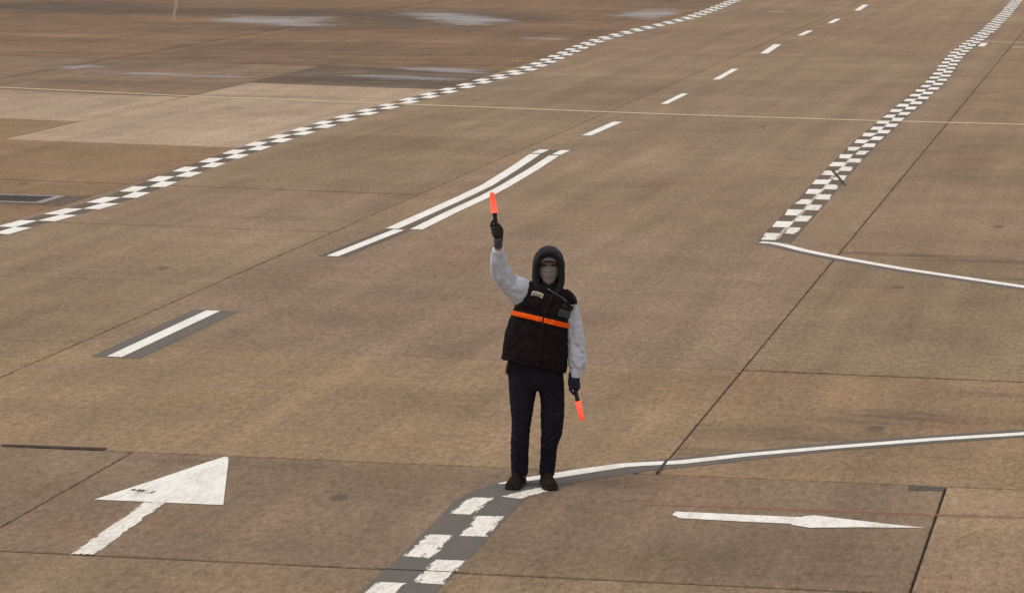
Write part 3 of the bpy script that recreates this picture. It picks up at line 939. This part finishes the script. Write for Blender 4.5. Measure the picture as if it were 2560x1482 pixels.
fuse('trousers', [
    tube_geo([(-0.045, 0.0, 0.88, .115, .115), (-0.058, 0.0, 0.76, .110, .115), (-0.065, -0.005, 0.652, .094, .100), (-0.069, -0.01, 0.52, .078, .088), (-0.076, -0.01, 0.447, .072, .082), (-0.086, 0.0, 0.299, .069, .078), (-0.086, 0.01, 0.18, .066, .076), (-0.086, 0.012, 0.075, .063, .074)], n=24, m=50, sup=2.2),
    tube_geo([(0.13, 0.0, 0.88, .110, .115), (0.152, 0.0, 0.76, .100, .115), (0.162, -0.005, 0.645, .091, .100), (0.161, -0.01, 0.52, .090, .090), (0.153, -0.01, 0.40, .080, .084), (0.138, -0.005, 0.325, .066, .078), (0.131, 0.005, 0.224, .063, .074), (0.119, 0.012, 0.075, .059, .072)], n=24, m=50, sup=2.2),
    tube_geo([(0.042, 0.0, 0.735, .150, .100), (0.038, 0.0, 0.80, .203, .125), (0.034, 0.0, 0.90, .205, .13), (0.034, 0.0, 0.99, .195, .125)], n=28, m=20, sup=2.3)],
    0.007, M_NAVY, person, 5, trouser_fold)

# ---- sweatshirt sleeves
tube('sleeve', [(0.03, 0.0, 1.41, .115, .095), (-0.04, -0.01, 1.455, .112, .095), (-0.105, -0.035, 1.505, .094, .085), (-0.170, -0.06, 1.555, .077, .076), (-0.208, -0.085, 1.618, .079, .075), (-0.233, -0.11, 1.678, .069, .067),
                (-0.240, -0.14, 1.738, .059, .060), (-0.242, -0.16, 1.785, .047, .050), (-0.240, -0.17, 1.808, .040, .044)], M_SWEAT, person, n=40, m=80, fold=0.012, seed=2.0, ky=20)
tube('cuff', [(-0.241, -0.165, 1.795, .043, .046), (-0.240, -0.170, 1.806, .0445, .047), (-0.2395, -0.176, 1.822, .041, .043)], M_SWEAT, person, n=28, m=6)
tube('sleeve', [(0.235, 0.01, 1.40, .06, .085), (0.278, 0.005, 1.375, .066, .082), (0.303, 0.0, 1.30, .064, .078), (0.322, -0.005, 1.21, .064, .075), (0.337, -0.015, 1.118, .064, .072), (0.347, -0.025, 1.03, .067, .070), (0.349, -0.035, 0.965, .068, .069),
                (0.346, -0.04, 0.915, .062, .064), (0.341, -0.045, 0.893, .050, .054)], M_SWEAT, person, n=40, m=80, fold=0.011, seed=5.0, ky=17)
tube('cuff', [(0.342, -0.043, 0.908, .046, .050), (0.340, -0.046, 0.885, .048, .050), (0.338, -0.050, 0.850, .046, .047), (0.337, -0.051, 0.835, .043, .045)], M_SWEAT, person, n=32, m=12)

# ---- vest: rows of (side towards the raised arm, other side, depth)
VROWS = [(-0.207, 0.966, 0.250, 0.858, .150), (-0.206, 0.985, 0.255, 0.878, .155), (-0.196, 1.047, 0.264, 0.945, .158), (-0.175, 1.165, 0.271, 1.057, .158), (-0.145, 1.265, 0.273, 1.170, .156), (-0.126, 1.317, 0.275, 1.218, .153),
         (-0.103, 1.371, 0.286, 1.300, .148), (-0.072, 1.430, 0.306, 1.362, .138), (-0.046, 1.490, 0.324, 1.405, .122), (-0.030, 1.530, 0.315, 1.430, .112), (0.005, 1.548, 0.275, 1.470, .102), (0.045, 1.545, 0.236, 1.495, .095), (0.055, 1.548, 0.222, 1.502, .085)]


def vest_pt(k, th, off=0.0, folds=True):
    lx, lz, rx, rz, b = cat(VROWS, k)
    c = Vector(((lx + rx) / 2, 0.0, (lz + rz) / 2))
    ax = Vector(((rx - lx) / 2, 0, (rz - lz) / 2))
    a = ax.length
    ax.normalize()
    e = 2.0 / 2.5
    cs, sn = math.cos(th), math.sin(th)
    c2, s2 = math.copysign(abs(cs) ** e, cs), math.copysign(abs(sn) ** e, sn)
    d = off
    if folds:
        q = Vector((cs * 1.5, k * 6.5 + cs * 1.0, sn * 1.5))
        d += 0.011 * noise.noise(q * 1.3) + 0.008 * (1 - 2.2 * abs(noise.noise(q * 2.6 + Vector((4, 4, 4)))))
    p = c + ax * (a + d) * c2 + Vector((0, 1, -0.17)) * (b + d) * s2
    return p


def grid_ob(name, fn, nu, nv, mat, parent, thick=0.0, wrap=False, caps=False):
    vs, fs = [], []
    for j in range(nv + 1):
        for i in range(nu + (0 if wrap else 1)):
            vs.append(fn(i / nu, j / nv))
    w = nu if wrap else nu + 1
    for j in range(nv):
        for i in range(nu):
            q = (i + 1) % w if wrap else i + 1
            fs.append((j * w + i, j * w + q, (j + 1) * w + q, (j + 1) * w + i))
    if caps:
        fs.append(tuple(range(w))[::-1])
        fs.append(tuple(nv * w + i for i in range(w)))
    o = mesh_ob(name, vs, fs, mat, parent, smooth=True)
    if thick:
        md = o.modifiers.new('t', 'SOLIDIFY')
        md.thickness, md.offset = thick, 0.0
    return o


vest = grid_ob('vest', lambda u, v: vest_pt(v, 2 * math.pi * u), 96, 80, M_VEST, person, 0.012, wrap=True)


def vest_patch(name, xa, xb, ka, kb, mat, off=0.011, thick=0.003, nu=14, nv=4, slope=0.0, parent=None, bow=0.0):
    """a patch sewn to the vest's front; xa..xb across (-1 the raised-arm side, 1 the other)"""
    def fn(u, v):
        x = xa + (xb - xa) * u
        k = ka + (kb - ka) * v + slope * (u - 0.5) + bow * (1 - (2 * u - 1) ** 2)
        sn = -1.0
        th = math.copysign(1, 1) * 0
        c = max(-1, min(1, x))
        e = 2.5 / 2.0
        th = -math.acos(math.copysign(abs(c) ** e, c))
        return vest_pt(k, th, off)
    return grid_ob(name, fn, nu, nv, mat, parent or vest, thick)


KB = 5.0 / 12
vest_patch('reflective_band', -0.995, 0.06, KB - 0.036, KB + 0.022, M_ORANGE, 0.010, 0.004, 40, 4)
vest_patch('reflective_band', 0.115, 0.995, KB - 0.038, KB + 0.020, M_ORANGE, 0.010, 0.004, 34, 4)
vest_patch('zip', 0.07, 0.105, 0.0, 0.86, M_SOLE, 0.009, 0.003, 2, 60)
vest_patch('storm_flap', 0.09, 0.20, 0.02, 0.88, M_VEST, 0.008, 0.006, 4, 50)
vest_patch('hem_band', -0.998, 0.998, 0.0, 0.05, M_VEST, 0.005, 0.006, 60, 3)
vest_patch('pocket_welt', -0.80, -0.52, 0.205, 0.228, M_VEST, 0.006, 0.005, 8, 2, slope=0.085)
vest_patch('pocket_welt', 0.58, 0.84, 0.225, 0.245, M_VEST, 0.006, 0.005, 8, 2, slope=-0.07)
vest_patch('chest_pocket', -0.70, -0.18, 0.505, 0.585, M_VEST, 0.008, 0.008, 8, 6)
vest_patch('yoke_seam', -0.95, 0.95, 0.445, 0.452, M_SOLE, 0.006, 0.003, 40, 1)
bd = vest_patch('chest_badge', -0.60, -0.19, 0.612, 0.665, M_BADGE, 0.012, 0.003, 12, 4, slope=-0.012, bow=0.014)
for q in range(6):
    vest_patch('stitching', -0.55 + q * 0.056, -0.55 + q * 0.056 + 0.03, 0.628 + (0.012 if q % 2 else 0.0), 0.650, M_THREAD, 0.0148, 0.002, 2, 2, parent=vest)
vest_patch('armhole_piping', -0.999, -0.90, 0.47, 0.72, M_SOLE, 0.004, 0.006, 3, 12)

# ---- lanyard across the chest with an identity card
ly = vest_patch('lanyard', -0.05, 0.66, 0.690, 0.715, M_STRAP, 0.020, 0.003, 30, 2, slope=-0.15)
vest_patch('lanyard_clasp', -0.08, 0.16, 0.745, 0.765, M_STRAPL, 0.0235, 0.002, 10, 1, slope=-0.05, parent=vest)
cd = vest_patch('identity_card', 0.52, 0.92, 0.470, 0.535, M_CARD, 0.020, 0.003, 8, 6, slope=-0.004)
vest_patch('card_holder', 0.56, 0.94, 0.54, 0.605, M_HOOD, 0.019, 0.004, 8, 5, slope=-0.004)
tube('clip', [tuple(vest_pt(0.60, -math.acos(0.80 ** 1.25), 0.03)) + (.004, .004), tuple(vest_pt(0.585, -math.acos(0.9 ** 1.25), 0.03)) + (.004, .004), tuple(vest_pt(0.545, -math.acos(0.93 ** 1.25), 0.03)) + (.004, .004),
              tuple(vest_pt(0.515, -math.acos(0.92 ** 1.25), 0.03)) + (.003, .003)], M_CLIP, vest, n=8, m=14)
tube('belt_tag', [(-0.160, -0.03, 0.965, .009, .012), (-0.172, -0.035, 0.92, .011, .015), (-0.178, -0.035, 0.885, .012, .016), (-0.177, -0.035, 0.858, .010, .014)], M_BROWN, person, n=12, m=8)

# shoulder caps of the vest
tube('shoulder_cap', [(-0.02, 0.02, 1.50, .028, .07), (-0.046, 0.0, 1.475, .03, .085), (-0.06, -0.01, 1.44, .02, .08)], M_VEST, person, n=20, m=10)
tube('shoulder_cap', [(0.262, 0.0, 1.478, .018, .075), (0.300, 0.0, 1.446, .022, .085), (0.330, -0.005, 1.408, .016, .085), (0.339, -0.005, 1.392, .009, .080)], M_VEST, person, n=20, m=14)

# ---- neck gaiter, hood, cap and mask
tube('neck_gaiter', [(0.142, -0.020, 1.435, .112, .120), (0.142, -0.026, 1.462, .104, .114), (0.140, -0.030, 1.488, .092, .100), (HX, -0.030, 1.512, .080, .084), (HX, -0.026, 1.538, .070, .070)], M_SCARF, person, n=48, m=30, fold=0.010, seed=4, ky=30)

HROWS = [  # y, half width, top z, bottom z
    (-0.062, .076, 1.746, 1.520), (-0.092, .081, 1.757, 1.500), (-0.112, .086, 1.766, 1.480), (-0.119, .093, 1.776, 1.462), (-0.110, .102, 1.790, 1.452), (-0.080, .110, 1.803, 1.448), (-0.035, .116, 1.811, 1.445),
    (0.015, .117, 1.810, 1.442), (0.060, .110, 1.797, 1.440), (0.100, .090, 1.765, 1.445), (0.128, .058, 1.715, 1.475), (0.140, .02, 1.64, 1.56)]


def hood_pt(u, v):
    y, w, zt, zb = cat(HROWS, v)
    th = 2 * math.pi * u
    c, s = math.cos(th), math.sin(th)
    zc, hz = (zt + zb) / 2, (zt - zb) / 2
    zc += 0.02
    e = 2.0 / (2.15 if s > 0 else 2.9)
    c2, s2 = math.copysign(abs(c) ** e, c), math.copysign(abs(s) ** (e if s < 0 else 0.95), s)
    z = zc + (hz - 0.02 if s > 0 else hz + 0.02) * s2
    p = Vector((HX + w * c2, y, z))
    k = min(1, v * 3)
    q = Vector((c * 2.2, s * 2.2, v * 4.5))
    d = k * (0.009 * noise.noise(q * 1.3) + 0.005 * (1 - 2.2 * abs(noise.noise(q * 2.1))))
    lean = (1.64 - z) * 0.10 if s < 0 else 0            # the lower front slopes to the chest
    return p + Vector((c * d, -lean * max(0, 1 - v * 2.2), s * d))


hood = grid_ob('hood', hood_pt, 72, 54, M_HOOD, person, 0.006, wrap=True)
grid_ob('rim_seam', lambda u, v: hood_pt(u, 0.33 + 0.012 * v) + Vector((0, -0.004, 0)) + (hood_pt(u, 0.34) - Vector((HX, -0.05, 1.65))).normalized() * 0.003, 72, 1, M_SOLE, hood, 0.003, wrap=True)

# cap under the hood: dome and curved peak
def dome(u, v):
    th, ph = 2 * math.pi * u, math.pi / 2 * v
    return Vector((HX + .078 * math.cos(th) * math.cos(ph), 0.002 + .094 * math.sin(th) * math.cos(ph), 1.708 + .088 * math.sin(ph)))


capo = grid_ob('cap', dome, 32, 10, M_CAP, person, 0.002, wrap=True)


def peak(u, v):
    a = R(-68 + 136 * u)
    rad = 0.0 + 0.062 * v * max(0.0, math.cos(a)) ** 0.7
    x = HX + (0.084) * math.sin(a) * (1 - 0.02 * v)
    y = -0.088 * math.cos(a) - rad
    z = 1.752 - 0.040 * math.sin(a) ** 2 - 0.20 * rad - 0.010 * v * v
    return Vector((x, y, z))


grid_ob('peak', peak, 28, 8, M_CAP, capo, 0.004)


def mask_pt(u, v):
    a = (u - 0.5) * 2
    zt = 1.683 - 0.016 * abs(a) ** 1.5
    zb = 1.545 + 0.062 * abs(a) ** 1.35
    z = zt + (zb - zt) * v
    bulge = math.sin(math.pi * min(1, 0.15 + v * 0.8)) * 0.016 + 0.006
    pleat = 0.0045 * (((v * 3.2 + 0.12 * a * a) % 1.0) - 0.5) if 0.1 < v < 0.92 else 0
    y = -0.092 - bulge - pleat + 0.060 * abs(a) ** 2.2
    ww = 0.083 - 0.005 * v
    nose_ = 0.012 * math.exp(-(a / 0.22) ** 2) * max(0, 1 - v * 1.6)
    return Vector((HX + ww * a * (1 - 0.05 * a * a), y - nose_, z))


fm = grid_ob('face_mask', mask_pt, 36, 48, M_MASK, person, 0.0022)
for s in (0, 1):
    p0, p1 = mask_pt(s, 0.05), mask_pt(s, 0.9)
    sg = -1 if s == 0 else 1
    tube('ear_loop', [(*p0, .0018, .0018), (HX + sg * .079, -0.02, p0.z + 0.002, .0018, .0018), (HX + sg * .082, 0.012, 1.66, .0018, .0018), (HX + sg * .079, -0.02, p1.z + .02, .0018, .0018), (*p1, .0018, .0018)], M_MASK, fm, n=6, m=20)

# ---- shoes
def shoe(heel, toe):
    h, t = Vector((*heel, 0)), Vector((*toe, 0))
    d = t - h
    L = d.length
    d.normalize()
    s = Vector((d.y, -d.x, 0))
    root = []
    up = [(0.0, .026, .075), (0.05, .040, .105), (0.20, .045, .132), (0.36, .046, .128), (0.50, .050, .105), (0.66, .056, .086), (0.80, .057, .074), (0.92, .050, .062), (0.985, .034, .044), (1.0, .010, .024)]

    def pt(u, v):
        k, w, hh = cat(up, v)
        th = 2 * math.pi * u
        c, sn = math.cos(th), math.sin(th)
        x = w * math.copysign(abs(c) ** 0.75, c)
        z = 0.018 + (hh - 0.018) * max(0, sn) ** 0.8 if sn > 0 else 0.018 - 0.004 * min(1, -sn * 3)
        x *= 1 - 0.30 * max(0, sn) ** 2
        f = 0.0022 * noise.noise(Vector((c * 2, k * 14, sn * 3 + heel[0] * 9)))
        return h + d * (L * k) + s * (x + f * c) + Vector((0, 0, z + max(0, f)))

    def sole(u, v):
        k, w, _ = cat(up, 0.02 + 0.97 * v)
        th = 2 * math.pi * u
        c, sn = math.cos(th), math.sin(th)
        x = (w + 0.004) * math.copysign(min(1, abs(c) ** 0.25), c)
        z = 0.012 + 0.012 * math.copysign(min(1, abs(sn) ** 0.3), sn) + 0.006 * max(0, v - 0.8) * 2
        return h + d * (L * (0.5 + (k - 0.5) * 1.03)) + s * x + Vector((0, 0, z))
    o = grid_ob('shoe', pt, 28, 40, M_SHOE, person, wrap=True, caps=True)
    grid_ob('sole', sole, 32, 30, M_SOLE, o, wrap=True, caps=True)
    for q in range(4):
        k = 0.44 + 0.065 * q
        a, b = pt(0.14, k), pt(0.36, k)
        m = pt(0.25, k)
        tube('lace', [(*(a + Vector((0, 0, .002))), .0028, .0028), (*(m + Vector((0, 0, .004))), .003, .003), (*(b + Vector((0, 0, .002))), .0028, .0028)], M_SOLE, o, n=6, m=8)
    tube('ankle_collar', [(*(h + d * L * .22 + Vector((0, 0, .095))), .048, .052), (*(h + d * L * .20 + Vector((0, 0, .128))), .050, .054), (*(h + d * L * .19 + Vector((0, 0, .142))), .044, .048)], M_SHOE, o, n=20, m=8)


shoe((-0.072, 0.095), (-0.152, -0.165))
shoe((0.104, 0.095), (0.150, -0.185))


# ---- gloves: five fingers closed on the wand
def glove(O, W, K, F, mat, wrist_pt, name='glove'):
    """O grip centre, W towards the wand's tip (thumb side), K towards the knuckles, F towards the viewer"""
    W, K, F = (Vector(q).normalized() for q in (W, K, F))
    O = Vector(O)
    at = lambda k, f, w: O + K * k + F * f + W * w
    rows = lambda pts: [(*at(k, f, w), r, r) for k, f, w, r in pts]
    parts = []
    # palm behind the handle, running into the wrist
    parts.append(tube_geo([(*at(0.004, -0.028, 0.045), .030, .013), (*at(0.004, -0.030, 0.020), .041, .017), (*at(0.0, -0.029, -0.015), .043, .020), (*at(-0.006, -0.022, -0.050), .036, .022), (*at(-0.006, -0.010, -0.078), .029, .024), (*wrist_pt, .029, .026)], n=18, m=30))
    # index lies along the handle, the other three wrap round it
    parts.append(tube_geo(rows([(0.036, -0.020, 0.030, .0115), (0.036, 0.006, 0.042, .0112), (0.024, 0.022, 0.058, .0105), (0.018, 0.020, 0.078, .0092)]), n=12, m=16))
    for w, ln in ((0.016, 1.0), (-0.008, 0.96), (-0.031, 0.82)):
        r = .0112 if ln > .9 else .0098
        pts = []
        for a in (205, 170, 130, 95, 60, 25 + 30 * (1 - ln) * 2):
            rr = .0285
            pts.append((rr * -math.cos(R(a)) * 1.15, rr * math.sin(R(a)), w + 0.004 * math.cos(R(a)), r * (0.9 if a < 40 else 1)))
        parts.append(tube_geo(rows(pts), n=12, m=24))
    # thumb leaves the side of the palm near its base and closes over the front
    parts.append(tube_geo(rows([(-0.030, -0.018, -0.030, .0145), (-0.036, 0.002, -0.002, .0135), (-0.030, 0.018, 0.024, .012), (-0.014, 0.027, 0.044, .0108), (-0.002, 0.027, 0.054, .0095)]), n=12, m=20))
    return fuse(name, parts, 0.0035, mat, person, 2)


def axis_of(a, b):
    return (Vector(b) - Vector(a)).normalized()


GR = Vector((-0.246, -0.200, 1.966))
GL = Vector((0.322, -0.070, 0.786))
WR = axis_of((-0.2445, -0.20, 1.97), (-0.2785, -0.20, 2.239))
WL = axis_of((0.322, -0.07, 0.786), (0.385, -0.09, 0.509))
glove(GR, WR, (-1, 0, 0), (0, -1, 0.1), M_GLOVE, (-0.236, -0.200, 1.868))
tube('glove_cuff', [(-0.2395, -0.203, 1.905, .031, .033), (-0.237, -0.201, 1.880, .032, .034), (-0.237, -0.190, 1.842, .033, .035)], M_CUFFG, person, n=24, m=8)
glove(GL, WL, (-1, 0, -0.1), (0, -1, 0), M_GLOVEB, (0.337, -0.055, 0.85))
tube('glove_cuff', [(0.332, -0.058, 0.822, .034, .036), (0.336, -0.054, 0.842, .036, .038), (0.338, -0.052, 0.862, .036, .038)], M_GLOVEB, person, n=24, m=6)


# ---- the lit wands
def wand(O, W, label):
    """stands in the person's frame; kept top-level, so its points are carried into the place's frame"""
    mw = Matrix.Translation((PX, PY, 0.005)) @ Matrix.Rotation(R(13.736), 4, 'Z')
    root = empty('signal_wand')
    q = Vector(W).to_track_quat('Z', 'Y').to_matrix().to_4x4()
    root.matrix_world = mw @ Matrix.Translation(O) @ q
    thing(root, label, 'signal wand', 'signal wands')

    def lathe(name, prof, mat, parent, n=24):
        vs, fs = [], []
        for r, z in prof:
            for i in range(n):
                th = 2 * math.pi * i / n
                vs.append((r * math.cos(th), r * math.sin(th), z))
        for j in range(len(prof) - 1):
            for i in range(n):
                k = (i + 1) % n
                fs.append((j * n + i, j * n + k, (j + 1) * n + k, (j + 1) * n + i))
        return mesh_ob(name, vs, fs, mat, parent, smooth=True)
    h = lathe('handle', [(0, -.078), (.013, -.078), (.0155, -.075), (.0155, -.02), (.0145, 0), (.0145, .06), (.0155, .10), (.018, .125), (.0185, .136), (0, .136)], M_WANDH, root)
    box('switch', (0, -0.0150, 0.085), (0.005, 0.003, 0.010), M_CLIP, h, 0.001)
    lathe('collar', [(0, .130), (.0245, .130), (.0252, .133), (.0252, .140), (.0242, .142), (0, .142)], M_LIT, root)
    c = lathe('light_cone', [(.0232, .140), (.0226, .165), (.0192, .25), (.0178, .272), (.0150, .279), (.008, .283), (0, .284)], M_LIT, root)
    for z in (.172, .205, .238):
        lathe('ring', [(.0226 - (z - .165) * .040 + .0002, z), (.0226 - (z - .165) * .040 + .0010, z + .002), (.0226 - (z - .165) * .040 + .0001, z + .004)], M_LIT, c)
    return root


wand(GR, WR, 'lit red signal wand held up above the head in the raised black glove')
wand(GL, WL, 'lit red signal wand pointing down in the lowered navy glove')
